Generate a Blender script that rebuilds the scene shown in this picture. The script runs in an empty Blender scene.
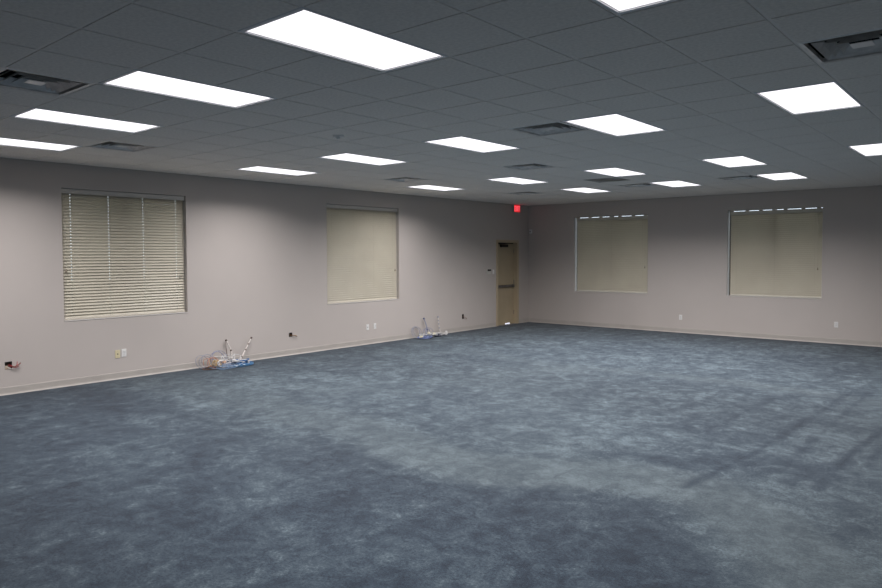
import bpy, bmesh, math, random
import numpy as np
from mathutils import Vector, Matrix

random.seed(7)
SC = bpy.context.scene
COL = SC.collection

# ------------------------------------------------------------------ camera
cam_d = bpy.data.cameras.new('camera')
cam_d.sensor_width = 36.0
cam_d.lens = 28.1455
cam_d.shift_x = -0.001614
cam_d.shift_y = -0.015224
cam_d.clip_end = 200
cam = bpy.data.objects.new('camera', cam_d)
COL.objects.link(cam)
RX = Vector((0.7619740, 0.6475929, -0.0043614))
UP = Vector((-0.0213331, 0.0318309, 0.9992656))
FW = Vector((-0.6472561, 0.7613213, -0.0380695))
cam.matrix_world = Matrix(((RX.x, UP.x, -FW.x, 0.0),
                           (RX.y, UP.y, -FW.y, 0.0),
                           (RX.z, UP.z, -FW.z, 1.832),
                           (0, 0, 0, 1)))
SC.camera = cam

# ------------------------------------------------------------------ world, exposure
w = bpy.data.worlds.new('overcast_sky')
SC.world = w
w.use_nodes = True
wn = w.node_tree.nodes
bg = wn['Background']
bg.inputs['Color'].default_value = (0.80, 0.84, 1.0, 1)
bg.inputs['Strength'].default_value = 3.0

SC.view_settings.view_transform = 'Standard'
SC.view_settings.look = 'None'
SC.view_settings.exposure = 0.0
SC.view_settings.gamma = 1.0
SC.view_settings.use_curve_mapping = False
SC.cycles.max_bounces = 10
SC.cycles.diffuse_bounces = 6
SC.cycles.sample_clamp_indirect = 6.0

LENS = 1.5            # glow of the acrylic troffer lenses
LAMP = 47.0           # tubes behind each lens, W, thrown mostly downward by the prismatic lens
SPREAD = 149

# ------------------------------------------------------------------ dimensions
XW, YB = -10.259, 15.645          # left wall, back wall
XR, YF = 3.9, -3.2                # right wall and wall behind the camera
H = 3.119                         # underside of the ceiling tiles
T = 0.6096
TH = 0.20

# ------------------------------------------------------------------ helpers
def new_mat(name, color, rough=0.6, metal=0.0, spec=0.5):
    m = bpy.data.materials.new(name)
    m.use_nodes = True
    b = m.node_tree.nodes['Principled BSDF']
    b.inputs['Base Color'].default_value = (*color, 1)
    b.inputs['Roughness'].default_value = rough
    b.inputs['Metallic'].default_value = metal
    b.inputs['Specular IOR Level'].default_value = spec
    return m

def noisy(m, c1, c2, scale, detail=4, bump=0.0, bscale=None, bdist=0.002):
    """object-space noise between two close colours plus an optional bump"""
    nt = m.node_tree; N = nt.nodes; L = nt.links
    b = N['Principled BSDF']
    tc = N.new('ShaderNodeTexCoord')
    n = N.new('ShaderNodeTexNoise'); n.inputs['Scale'].default_value = scale
    n.inputs['Detail'].default_value = detail
    L.new(tc.outputs['Object'], n.inputs['Vector'])
    r = N.new('ShaderNodeValToRGB')
    r.color_ramp.elements[0].position = 0.35; r.color_ramp.elements[0].color = (*c1, 1)
    r.color_ramp.elements[1].position = 0.65; r.color_ramp.elements[1].color = (*c2, 1)
    L.new(n.outputs['Fac'], r.inputs['Fac'])
    L.new(r.outputs['Color'], b.inputs['Base Color'])
    if bump:
        n2 = N.new('ShaderNodeTexNoise'); n2.inputs['Scale'].default_value = bscale or scale * 8
        n2.inputs['Detail'].default_value = 3
        L.new(tc.outputs['Object'], n2.inputs['Vector'])
        bp = N.new('ShaderNodeBump'); bp.inputs['Strength'].default_value = bump
        bp.inputs['Distance'].default_value = bdist
        L.new(n2.outputs['Fac'], bp.inputs['Height'])
        L.new(bp.outputs['Normal'], b.inputs['Normal'])
    return m

def obj(name, bm, mat, parent=None, smooth=False):
    bmesh.ops.recalc_face_normals(bm, faces=bm.faces[:])
    me = bpy.data.meshes.new(name)
    bm.to_mesh(me); bm.free()
    for mm in (mat if isinstance(mat, (list, tuple)) else [mat]):
        me.materials.append(mm)
    if smooth:
        for p in me.polygons: p.use_smooth = True
    o = bpy.data.objects.new(name, me)
    COL.objects.link(o)
    if parent: o.parent = parent
    return o

def box(bm, x0, x1, y0, y1, z0, z1, bevel=0.0, mi=0):
    vs = [bm.verts.new((x, y, z)) for x in (x0, x1) for y in (y0, y1) for z in (z0, z1)]
    fs = []
    for a in ((0, 1, 3, 2), (4, 6, 7, 5), (0, 4, 5, 1), (2, 3, 7, 6), (0, 2, 6, 4), (1, 5, 7, 3)):
        f = bm.faces.new([vs[i] for i in a]); f.material_index = mi; fs.append(f)
    if bevel:
        es = list({e for f in fs for e in f.edges})
        bmesh.ops.bevel(bm, geom=es, offset=bevel, segments=2, affect='EDGES', profile=0.6)
    return vs

def prism(bm, prof, a0, a1, put):
    """extrude a closed profile of (u, v) from a0 to a1; put(u, v, a) -> xyz"""
    A = [bm.verts.new(put(u, v, a0)) for u, v in prof]
    B = [bm.verts.new(put(u, v, a1)) for u, v in prof]
    n = len(prof)
    bm.faces.new(A); bm.faces.new(B[::-1])
    for i in range(n):
        bm.faces.new([A[i], A[(i + 1) % n], B[(i + 1) % n], B[i]])

def cyl(bm, p0, p1, r, n=16, r2=None):
    p0, p1 = Vector(p0), Vector(p1)
    d = (p1 - p0).normalized()
    u = d.orthogonal().normalized(); v = d.cross(u)
    r2 = r if r2 is None else r2
    A = [bm.verts.new(p0 + r * (math.cos(t) * u + math.sin(t) * v)) for t in [2 * math.pi * i / n for i in range(n)]]
    B = [bm.verts.new(p1 + r2 * (math.cos(t) * u + math.sin(t) * v)) for t in [2 * math.pi * i / n for i in range(n)]]
    bm.faces.new(A[::-1]); bm.faces.new(B)
    for i in range(n):
        bm.faces.new([A[i], A[(i + 1) % n], B[(i + 1) % n], B[i]])

def tube(bm, pts, r, n=6, closed=False):
    pts = [Vector(p) for p in pts]
    m = len(pts); rings = []
    up = Vector((0.13, 0.21, 0.97)).normalized()
    for i in range(m):
        if closed: t = pts[(i + 1) % m] - pts[i - 1]
        else: t = pts[min(i + 1, m - 1)] - pts[max(i - 1, 0)]
        t = t.normalized()
        u = up - up.dot(t) * t
        if u.length < 1e-3: u = t.orthogonal()
        u.normalize(); up = u; v = t.cross(u)
        rr = r(i / max(1, m - 1)) if callable(r) else r
        rings.append([bm.verts.new(pts[i] + rr * (math.cos(a) * u + math.sin(a) * v))
                      for a in [2 * math.pi * k / n for k in range(n)]])
    for i in range(m if closed else m - 1):
        A, B = rings[i], rings[(i + 1) % m]
        for k in range(n):
            bm.faces.new([A[k], A[(k + 1) % n], B[(k + 1) % n], B[k]])
    if not closed:
        bm.faces.new(rings[0][::-1]); bm.faces.new(rings[-1])

def smooth_path(ctrl, per=8):
    P = [Vector(c) for c in ctrl]
    P = [P[0] * 2 - P[1]] + P + [P[-1] * 2 - P[-2]]
    out = []
    for i in range(1, len(P) - 2):
        for k in range(per):
            t = k / per
            a, b, c, d = P[i - 1], P[i], P[i + 1], P[i + 2]
            out.append(0.5 * ((2 * b) + (c - a) * t + (2 * a - 5 * b + 4 * c - d) * t * t + (3 * b - a - 3 * c + d) * t ** 3))
    out.append(P[-2])
    return out

def thing(name, label, cat, loc=(0, 0, 0), rz=0.0, group=None):
    o = bpy.data.objects.new(name, None)
    o.empty_display_size = 0.1
    COL.objects.link(o)
    o.location = loc; o.rotation_euler = (0, 0, rz)
    o['label'] = label; o['category'] = cat
    if group: o['group'] = group
    return o

def tag(o, label, cat, group=None):
    o['label'] = label; o['category'] = cat
    if group: o['group'] = group
    return o

def struct(name, bm, mat, parent=None, smooth=False, label=None):
    o = obj(name, bm, mat, parent, smooth)
    if parent is None: o['kind'] = 'structure'
    if label: o['label'] = label
    return o

def empty_struct(name, loc=(0, 0, 0)):
    o = bpy.data.objects.new(name, None); COL.objects.link(o); o.location = loc
    o['kind'] = 'structure'
    return o

def dup(root, loc, label=None, group=None):
    r = root.copy(); COL.objects.link(r); r.location = loc
    if label: r['label'] = label
    if group: r['group'] = group
    for ch in list(root.children):
        c = ch.copy(); COL.objects.link(c); c.parent = r
        for g in list(ch.children):
            d = g.copy(); COL.objects.link(d); d.parent = c
    return r

# ------------------------------------------------------------------ materials
WALLC = (0.535, 0.487, 0.452)
M_wall = noisy(new_mat('wall_paint', WALLC, 0.75, 0, 0.3), tuple(c * 0.985 for c in WALLC), tuple(c * 1.015 for c in WALLC), 1.3, 3, 0.12, 120, 0.001)
M_base = noisy(new_mat('vinyl_base', (0.47, 0.435, 0.40), 0.45, 0, 0.45), (0.45, 0.415, 0.38), (0.485, 0.45, 0.41), 5)
M_tile = noisy(new_mat('ceiling_tile', (0.6, 0.61, 0.62), 0.9, 0, 0.1), (0.80, 0.755, 0.70), (0.90, 0.85, 0.79), 42, 6, 0.6, 160, 0.002)
M_bar = new_mat('tee_bar', (0.86, 0.81, 0.76), 0.5, 0, 0.4)
M_plenum = new_mat('plenum_dark', (0.05, 0.05, 0.05), 0.9)
M_troffer = new_mat('troffer_enamel', (0.72, 0.73, 0.75), 0.4)
M_vent = noisy(new_mat('vent_metal', (0.7, 0.7, 0.7), 0.35, 0.1, 0.6), (0.62, 0.61, 0.59), (0.86, 0.84, 0.81), 9, 5)
M_black = new_mat('duct_black', (0.008, 0.008, 0.008), 0.8)
M_frame_al = new_mat('window_aluminium', (0.20, 0.17, 0.14), 0.45, 0.3)
M_cord = new_mat('blind_cord', (0.50, 0.46, 0.38), 0.8)
M_rail = noisy(new_mat('blind_rail', (0.58, 0.54, 0.45), 0.4, 0, 0.4), (0.55, 0.51, 0.43), (0.60, 0.56, 0.47), 3)
M_door = noisy(new_mat('door_paint', (0.46, 0.375, 0.25), 0.5, 0, 0.4), (0.44, 0.36, 0.24), (0.48, 0.39, 0.26), 3)
M_dframe = noisy(new_mat('door_frame_paint', (0.50, 0.41, 0.28), 0.45, 0, 0.45), (0.48, 0.395, 0.27), (0.52, 0.425, 0.29), 4)
M_dark_metal = new_mat('dark_bronze_metal', (0.035, 0.032, 0.03), 0.45, 0.5)
M_steel = noisy(new_mat('brushed_steel', (0.32, 0.31, 0.30), 0.35, 0.9), (0.20, 0.195, 0.19), (0.30, 0.29, 0.28), 12)
M_white_pl = new_mat('white_plastic', (0.78, 0.77, 0.75), 0.4)
M_cream_pl = new_mat('ivory_plastic', (0.70, 0.62, 0.40), 0.4)
M_slot = new_mat('slot_dark', (0.03, 0.028, 0.025), 0.6)
M_grey_pl = new_mat('grey_plastic', (0.35, 0.35, 0.35), 0.5)

def emit_mat(name, col, strength, base=(0.8, 0.8, 0.8)):
    m = new_mat(name, base, 0.4)
    b = m.node_tree.nodes['Principled BSDF']
    b.inputs['Emission Color'].default_value = (*col, 1)
    b.inputs['Emission Strength'].default_value = strength
    return m
M_lens = emit_mat('troffer_lens', (1.0, 0.965, 1.0), LENS)
M_exit_face = emit_mat('exit_face_red', (1.0, 0.02, 0.03), 0.50, (0.5, 0.02, 0.02))
M_exit_text = emit_mat('exit_letters', (1.0, 0.12, 0.16), 1.1, (0.8, 0.1, 0.1))

# slightly translucent blind slats
def slat_mat():
    m = new_mat('blind_slat', (0.56, 0.51, 0.40), 0.42, 0, 0.4)
    nt = m.node_tree; N = nt.nodes; L = nt.links
    b = N['Principled BSDF']; out = N['Material Output']
    noisy(m, (0.60, 0.55, 0.45), (0.63, 0.58, 0.475), 2.5)
    tr = N.new('ShaderNodeBsdfTranslucent'); tr.inputs['Color'].default_value = (0.62, 0.55, 0.40, 1)
    mx = N.new('ShaderNodeMixShader'); mx.inputs['Fac'].default_value = 0.025
    L.new(b.outputs[0], mx.inputs[1]); L.new(tr.outputs[0], mx.inputs[2])
    L.new(mx.outputs[0], out.inputs['Surface'])
    return m
M_slat = slat_mat()

def glass_mat():
    m = bpy.data.materials.new('window_glass'); m.use_nodes = True
    nt = m.node_tree; N = nt.nodes; L = nt.links
    N.clear()
    out = N.new('ShaderNodeOutputMaterial')
    t = N.new('ShaderNodeBsdfTransparent'); t.inputs['Color'].default_value = (0.80, 0.84, 0.82, 1)
    g = N.new('ShaderNodeBsdfGlossy'); g.inputs['Roughness'].default_value = 0.03
    fr = N.new('ShaderNodeFresnel'); fr.inputs['IOR'].default_value = 1.45
    mx = N.new('ShaderNodeMixShader')
    L.new(fr.outputs[0], mx.inputs[0]); L.new(t.outputs[0], mx.inputs[1]); L.new(g.outputs[0], mx.inputs[2])
    L.new(mx.outputs[0], out.inputs['Surface'])
    return m
M_glass = glass_mat()

def carpet_mat():
    m = new_mat('carpet', (0.1, 0.13, 0.17), 0.95, 0, 0.05)
    nt = m.node_tree; N = nt.nodes; L = nt.links
    b = N['Principled BSDF']
    tc = N.new('ShaderNodeTexCoord')
    def noise(scale, detail, rough=0.6, sx=1.0, sy=1.0, rot=0.0, dist=0.0):
        mp = N.new('ShaderNodeMapping')
        mp.inputs['Scale'].default_value = (sx, sy, 1)
        mp.inputs['Rotation'].default_value = (0, 0, rot)
        L.new(tc.outputs['Object'], mp.inputs['Vector'])
        n = N.new('ShaderNodeTexNoise')
        n.inputs['Scale'].default_value = scale; n.inputs['Detail'].default_value = detail
        n.inputs['Roughness'].default_value = rough; n.inputs['Distortion'].default_value = dist
        L.new(mp.outputs[0], n.inputs['Vector'])
        return n.outputs['Fac']
    def math_(op, a, b_=None, c=None):
        x = N.new('ShaderNodeMath'); x.operation = op
        for i, v in enumerate((a, b_, c)):
            if v is None: continue
            if isinstance(v, (int, float)): x.inputs[i].default_value = v
            else: L.new(v, x.inputs[i])
        return x.outputs[0]
    big = noise(0.55, 3, 0.55, dist=0.6)
    mid = noise(2.6, 6, 0.72, dist=0.9)
    streak = noise(3.2, 6, 0.68, 1.0, 0.33, 0.55, 0.8)
    foot = noise(8.0, 7, 0.75, dist=0.6)
    fine = noise(55, 4, 0.7)
    pile = noise(330, 2, 0.5)
    # sum of centred noises
    def cen(x, k): return math_('MULTIPLY', math_('SUBTRACT', x, 0.5), k)
    s = math_('ADD', cen(big, 0.40), cen(mid, 1.25))
    s = math_('ADD', s, cen(streak, 0.55))
    s = math_('ADD', s, cen(foot, 1.35))
    s = math_('ADD', s, cen(fine, 1.2))
    s = math_('ADD', s, cen(pile, 1.0))
    at = N.new('ShaderNodeAttribute'); at.attribute_name = 'wear_tone'
    sp = N.new('ShaderNodeSeparateColor'); L.new(at.outputs['Color'], sp.inputs[0])
    lane, trk, deep = sp.outputs[0], sp.outputs[1], sp.outputs[2]
    calm = math_('SUBTRACT', 1.0, math_('MULTIPLY', lane, 0.62))
    s = math_('MULTIPLY', s, calm)
    s = math_('ADD', s, math_('MULTIPLY', lane, 0.17))
    s = math_('SUBTRACT', s, math_('MULTIPLY', trk, 0.42))
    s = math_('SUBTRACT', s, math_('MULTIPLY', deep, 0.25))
    v = math_('ADD', s, 0.515)
    r = N.new('ShaderNodeValToRGB')
    e = r.color_ramp.elements
    e[0].position = 0.0; e[0].color = (0.009, 0.0165, 0.028, 1)
    e[1].position = 1.0; e[1].color = (0.150, 0.196, 0.222, 1)
    x = e.new(0.35); x.color = (0.0235, 0.0385, 0.056, 1)
    x = e.new(0.62); x.color = (0.053, 0.075, 0.092, 1)
    L.new(v, r.inputs['Fac'])
    mx = N.new('ShaderNodeMix'); mx.data_type = 'RGBA'
    L.new(math_('MULTIPLY', lane, 0.60), mx.inputs['Factor'])
    L.new(r.outputs['Color'], mx.inputs[6])
    mx2 = N.new('ShaderNodeMix'); mx2.data_type = 'RGBA'; mx2.blend_type = 'MULTIPLY'
    mx2.inputs['Factor'].default_value = 1.0
    L.new(r.outputs['Color'], mx2.inputs[6]); mx2.inputs[7].default_value = (1.10, 1.03, 0.96, 1)
    L.new(mx2.outputs[2], mx.inputs[7])
    L.new(mx.outputs[2], b.inputs['Base Color'])
    b.inputs['Sheen Weight'].default_value = 0.12
    b.inputs['Sheen Roughness'].default_value = 0.6
    bp = N.new('ShaderNodeBump'); bp.inputs['Strength'].default_value = 0.5; bp.inputs['Distance'].default_value = 0.006
    L.new(math_('ADD', pile, math_('MULTIPLY', fine, 0.8)), bp.inputs['Height'])
    L.new(bp.outputs[0], b.inputs['Normal'])
    return m
M_carpet = carpet_mat()

# ------------------------------------------------------------------ floor (with worn lanes and wheel tracks)
def build_floor():
    nx, ny = 315, 420
    xs = np.linspace(XW, XR, nx); ys = np.linspace(YF, YB, ny)
    verts = [(x, y, 0.0) for y in ys for x in xs]
    faces = [(j * nx + i, j * nx + i + 1, (j + 1) * nx + i + 1, (j + 1) * nx + i) for j in range(ny - 1) for i in range(nx - 1)]
    me = bpy.data.meshes.new('floor')
    me.from_pydata(verts, [], faces)
    P = np.array(verts)[:, :2]
    rng = np.random.RandomState(3)
    # gentle warp so that edges wander
    W = P + 0.06 * np.stack([np.sin(P[:, 1] * 2.3 + 1.0) + 0.5 * np.sin(P[:, 0] * 5.1 + P[:, 1] * 3.7),
                             np.cos(P[:, 0] * 2.0) + 0.5 * np.sin(P[:, 1] * 4.7 - P[:, 0] * 3.9)], 1)
    def seg(pts, Q):
        d = np.full(len(Q), 1e9)
        for a, b in zip(pts[:-1], pts[1:]):
            a = np.array(a); b = np.array(b); ab = b - a
            t = np.clip(((Q - a) @ ab) / (ab @ ab), 0, 1)
            d = np.minimum(d, np.linalg.norm(Q - a - t[:, None] * ab, axis=1))
        return d
    def soft(d, wd, s): return 1 / (1 + np.exp((d - wd) / s))
    lane = 0.9 * soft(seg([(-9.8, 5.0), (-8.46, 4.9), (-6.8, 5.0), (-5.4, 4.95), (-4.3, 4.6), (-3.4, 4.75), (-2.6, 5.25), (-1.8, 5.25), (-1.2, 4.7), (-0.7, 3.9), (-0.2, 2.0)], W), 0.40, 0.06)
    lane = np.maximum(lane, 0.75 * soft(seg([(-9.0, 9.3), (-7.94, 10.1), (-5.8, 9.8), (-4.5, 9.95), (-3.1, 10.15), (-1.3, 9.7), (0.5, 9.0)], W), 0.20, 0.08))
    lane = np.maximum(lane, 0.8 * soft(np.linalg.norm((P - [-5.75, 9.5]) / [1.1, 0.55], axis=1), 0.55, 0.14))
    lane = np.maximum(lane, 0.55 * soft(seg([(-7.5, 5.4), (-6.3, 7.2), (-5.8, 9.4)], W), 0.35, 0.2))
    lane = np.maximum(lane, 0.35 * soft(seg([(-3.0, 5.4), (-4.5, 6.6), (-6.0, 8.0)], W), 0.5, 0.3))
    lane = np.maximum(lane, 0.45 * soft(seg([(-0.5, 4.2), (0.3, 7.0), (0.8, 11)], W), 0.8, 0.3))
    lane = np.maximum(lane, 0.35 * soft(seg([(-1.35, 4.9), (-1.1, 6.4), (-1.3, 9.4)], W), 0.45, 0.2))
    lane *= np.interp(P[:, 0], [-9, -5.5, -4], [0.45, 0.7, 1.0])
    trk = np.zeros(len(P))
    for pts, k in (([(-2.02, 5.3), (-1.87, 6.75), (-1.82, 8.0), (-1.75, 10.3)], 0.85), ([(-1.22, 5.89), (-1.2, 7.09), (-1.1, 8.4)], 1.0),
                   ([(-2.46, 7.76), (-2.42, 9.3)], 0.6), ([(-1.56, 6.23), (-1.57, 8.2), (-1.55, 10.4)], 0.5), ([(-1.02, 6.8), (-0.98, 9.0)], 0.6)):
        trk = np.maximum(trk, k * soft(seg(pts, P), 0.025, 0.014))
    trk = np.maximum(trk, 0.5 * soft(seg([(-2.9, 5.75), (-2.23, 6.0), (-1.62, 6.1), (-1.1, 6.3)], W), 0.14, 0.08))
    trk = np.maximum(trk, 0.45 * soft(seg([(-4.75, 2.68), (-5.53, 3.13), (-5.91, 3.42)], P), 0.035, 0.03))
    trk = np.maximum(trk, 0.25 * soft(seg([(-4.98, 2.46), (-6.35, 3.05)], P), 0.03, 0.03))
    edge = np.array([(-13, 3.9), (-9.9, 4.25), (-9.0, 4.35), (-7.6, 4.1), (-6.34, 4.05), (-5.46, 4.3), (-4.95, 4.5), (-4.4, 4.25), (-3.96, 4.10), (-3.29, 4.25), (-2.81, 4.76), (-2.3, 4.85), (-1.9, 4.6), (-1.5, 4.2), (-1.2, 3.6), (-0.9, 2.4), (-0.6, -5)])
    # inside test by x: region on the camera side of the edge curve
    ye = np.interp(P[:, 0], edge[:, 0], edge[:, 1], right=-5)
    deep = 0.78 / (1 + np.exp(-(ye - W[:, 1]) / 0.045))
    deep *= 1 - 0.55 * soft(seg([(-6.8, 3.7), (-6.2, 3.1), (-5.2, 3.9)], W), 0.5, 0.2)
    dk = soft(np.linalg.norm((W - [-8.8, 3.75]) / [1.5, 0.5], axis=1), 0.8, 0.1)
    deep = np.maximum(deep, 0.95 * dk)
    # carpet tone gets darker towards the skirting
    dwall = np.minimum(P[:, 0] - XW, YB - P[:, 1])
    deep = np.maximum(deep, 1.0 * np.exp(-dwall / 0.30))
    wn_ = 0.06 * rng.randn(len(P))
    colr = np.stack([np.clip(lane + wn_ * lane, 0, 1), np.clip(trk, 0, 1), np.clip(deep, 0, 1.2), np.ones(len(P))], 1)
    ca = me.color_attributes.new('wear_tone', 'FLOAT_COLOR', 'POINT')
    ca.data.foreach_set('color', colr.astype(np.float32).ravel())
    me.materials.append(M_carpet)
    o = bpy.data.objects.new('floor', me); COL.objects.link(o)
    o['kind'] = 'structure'
    return o
build_floor()

bm = bmesh.new()
box(bm, -60, XW - TH - 0.005, -40, 70, -0.35, -0.16); box(bm, XW - TH - 0.005, 40, YB + TH + 0.005, 70, -0.35, -0.16)
struct('ground', bm, noisy(new_mat('dry_grass', (0.05, 0.06, 0.03), 0.9), (0.03, 0.04, 0.02), (0.09, 0.09, 0.05), 2))

bm = bmesh.new()
box(bm, XW - TH - 2.2, XW - TH - 0.006, 13.2, 16.2, -0.155, -0.006)
struct('walkway', bm, noisy(new_mat('concrete', (0.55, 0.54, 0.52), 0.9), (0.5, 0.49, 0.47), (0.6, 0.59, 0.57), 6))

# ------------------------------------------------------------------ ceiling grid
X0, Y0 = -1.4261, 2.9074
def gx(i):
    return X0 + T * float(np.interp(i, [-30, -12, -9, -6, -3, 0, 30], [-30.14, -12.138, -9.0, -5.927, -2.919, 0, 30]))
def gy(j):
    return Y0 + T * float(np.interp(j, [-30, 0, 6, 12, 16, 40], [-30, 0, 5.881, 11.956, 16.013, 40.01]))

LIGHTS = {}                       # (i, j) -> label, j is the middle line
for i, j, lab in [
    (0, 0, 'ceiling light cut off by the top edge of the photo, right of centre'),
    (-3, 0, 'largest fully visible ceiling light, near the top left of centre'),
    (-6, 0, 'long ceiling light just left of and behind the largest one'),
    (-9, 0, 'long ceiling light just below the louvred vent at far left'),
    (-12, 0, 'ceiling light cut off by the left edge of the photo'),
    (0, 6, 'large bright ceiling light at right, just below the vent cut by the edge'),
    (-3, 6, 'ceiling light right of centre with an air vent touching its left corner'),
    (-6, 6, 'ceiling light in mid ceiling, right of the round detector and left of the vent'),
    (-9, 6, 'ceiling light just below the small round detector'),
    (-12, 6, 'ceiling light close to the left wall, above the gap between its two windows'),
    (0, 12, 'ceiling light cut off by the right edge of the photo'),
    (-3, 12, 'nearer of the two ceiling lights in front of the right back window'),
    (-6, 12, 'ceiling light just in front of the brown stained tile'),
    (-9, 12, 'ceiling light between two dark vents, nearest to the exit sign'),
    (-12, 12, 'small looking ceiling light along the left wall just past the second window'),
    (-3, 16, 'back row ceiling light above the right back window, with a vent at its left corner'),
    (-6, 16, 'back row ceiling light in the middle, with a thin vent at its left tip'),
    (-9, 16, 'back row ceiling light above the left back window, leftmost of that row'),
]:
    LIGHTS[(i, j)] = lab
HIDDEN = []
VENTS = {
    (-7, -2): 'square louvred air vent at the far left above the long lights',
    (-11, 1): 'air vent above the first left window, just right of the light cut by the edge',
    (-11, 9): 'dark square air vent beside the farthest light along the left wall',
    (-4, 5): 'dark square air vent touching the left corner of the light right of centre',
    (-7, 9): 'dark air vent in mid ceiling, just above the light nearest the exit sign',
    (-11, 15): 'dark square air vent in the far corner just above the exit sign',
    (-7, 15): 'thin looking air vent at the left tip of the middle back row light',
    (-4, 15): 'thin looking air vent at the left corner of the back row light at right',
    (1, 3): 'large air vent cut off by the right edge of the photo, the nearest one',
}
cellset = set()
for (i, j) in list(LIGHTS) + HIDDEN:
    cellset.add((i, j)); cellset.add((i, j - 1))
for v in VENTS: cellset.add(v)
STAIN = [(-7, 13)]

def build_ceiling():
    ilo, ihi, jlo, jhi = -15, 9, -11, 21
    xe = [max(XW, min(XR, gx(i - 0.5))) for i in range(ilo, ihi + 2)]
    ye = [max(YF, min(YB, gy(j))) for j in range(jlo, jhi + 2)]
    bm = bmesh.new()
    hw, hw2, drop = 0.0080, 0.0115, 0.0042
    for a, i in enumerate(range(ilo, ihi + 1)):
        for b, j in enumerate(range(jlo, jhi + 1)):
            if (i, j) in cellset: continue
            x0, x1, y0, y1 = xe[a], xe[a + 1], ye[b], ye[b + 1]
            if x1 - x0 < 0.03 or y1 - y0 < 0.03: continue
            # tegular tile: face hangs below the bars with a bevelled edge
            lo = [bm.verts.new(p) for p in ((x0 + hw2, y0 + hw2, H), (x1 - hw2, y0 + hw2, H), (x1 - hw2, y1 - hw2, H), (x0 + hw2, y1 - hw2, H))]
            hi = [bm.verts.new(p) for p in ((x0 + hw, y0 + hw, H + drop + 0.004), (x1 - hw, y0 + hw, H + drop + 0.004), (x1 - hw, y1 - hw, H + drop + 0.004), (x0 + hw, y1 - hw, H + drop + 0.004))]
            mi = 3 if (i, j) in STAIN else 0
            f = bm.faces.new(lo[::-1]); f.material_index = mi
            f = bm.faces.new(hi); f.material_index = 2
            for k in range(4):
                f = bm.faces.new([lo[k], lo[(k + 1) % 4], hi[(k + 1) % 4], hi[k]]); f.material_index = mi
    # bars, one strip per cell edge so that the fixtures stay open
    zb = H + drop
    for a, i in enumerate(range(ilo, ihi + 2)):
        x = xe[a]
        for b, j in enumerate(range(jlo, jhi + 1)):
            if (i, j) in cellset and (i - 1, j) in cellset: continue
            if ye[b + 1] - ye[b] < 0.005: continue
            box(bm, x - 0.011, x + 0.011, ye[b], ye[b + 1], zb, zb + 0.03, mi=1)
    pairs = {(i, j) for (i, j) in list(LIGHTS) + HIDDEN}
    for b, j in enumerate(range(jlo, jhi + 2)):
        y = ye[b]
        for a, i in enumerate(range(ilo, ihi + 1)):
            if (i, j) in pairs: continue          # middle of a two-cell light
            if xe[a + 1] - xe[a] < 0.03: continue
            box(bm, xe[a] + 0.011, xe[a + 1] - 0.011, y - 0.011, y + 0.011, zb + 0.0004, zb + 0.0296, mi=1)
    M_stain = noisy(new_mat('stained_tile', (0.3, 0.26, 0.21), 0.9, 0, 0.1), (0.25, 0.215, 0.18), (0.44, 0.42, 0.39), 4, 3)
    struct('ceiling', bm, [M_tile, M_bar, M_plenum, M_stain])
    # structural deck above the suspended grid, keeps daylight out of the plenum
    bm = bmesh.new()
    box(bm, XW - TH, XR + TH, YF - TH, YB + TH, H + 0.42, H + 0.55)
    struct('roof_deck', bm, M_plenum)
build_ceiling()

# ------------------------------------------------------------------ walls with openings
def wall(name, fixed, axis, out, a0, a1, z1, openings):
    """fixed plane coordinate of the inner face; out = +1/-1 outward; openings (a0,a1,z0,z1)"""
    As = sorted({a0, a1} | {v for o in openings for v in o[:2]})
    Zs = sorted({-0.15, z1} | {v for o in openings for v in o[2:]})
    bm = bmesh.new(); cache = {}
    def vert(a, z, d):
        k = (round(a, 5), round(z, 5), d)
        if k not in cache:
            c = fixed + out * TH * d
            cache[k] = bm.verts.new((c, a, z) if axis == 'y' else (a, c, z))
        return cache[k]
    solid = {}
    for p in range(len(As) - 1):
        for r in range(len(Zs) - 1):
            ca, cz = (As[p] + As[p + 1]) / 2, (Zs[r] + Zs[r + 1]) / 2
            solid[(p, r)] = not any(o[0] < ca < o[1] and o[2] < cz < o[3] for o in openings)
    for (p, r), s in solid.items():
        if not s: continue
        A0, A1, Z0, Z1 = As[p], As[p + 1], Zs[r], Zs[r + 1]
        for d in (0, 1):
            bm.faces.new([vert(A0, Z0, d), vert(A1, Z0, d), vert(A1, Z1, d), vert(A0, Z1, d)])
        for (dp, dr, e) in ((-1, 0, ((A0, Z0), (A0, Z1))), (1, 0, ((A1, Z0), (A1, Z1))), (0, -1, ((A0, Z0), (A1, Z0))), (0, 1, ((A0, Z1), (A1, Z1)))):
            if not solid.get((p + dp, r + dr), False):
                (u0, w0), (u1, w1) = e
                bm.faces.new([vert(u0, w0, 0), vert(u1, w1, 0), vert(u1, w1, 1), vert(u0, w0, 1)])
    return struct(name, bm, M_wall)

WIN = {1: ('y', 3.901, 5.759, 0.914, 2.779), 2: ('y', 8.651, 10.637, 0.870, 2.812),
       3: ('x', -8.875, -6.899, 0.862, 2.763), 4: ('x', -5.068, -3.193, 0.883, 2.765)}
DY0, DY1, DZ = 14.19, 15.14, 2.165           # rough opening of the exit door
BOXES = [(3.150, 3.236, 0.335, 0.437), (7.735, 7.812, 0.335, 0.412), (12.785, 12.850, 0.290, 0.400)]
ZT = H + 0.42
wall('wall_left', XW, 'y', -1, YF - TH, YB + TH, ZT, [WIN[1][1:], WIN[2][1:], (DY0, DY1, -0.15 + 0.15, DZ)] + BOXES)
wall('wall_back', YB, 'x', 1, XW, XR, ZT, [WIN[3][1:], WIN[4][1:]])
wall('wall_right', XR, 'y', 1, YF - TH, YB + TH, ZT, [])
wall('wall_front', YF, 'x', -1, XW, XR, ZT, [])

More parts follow.
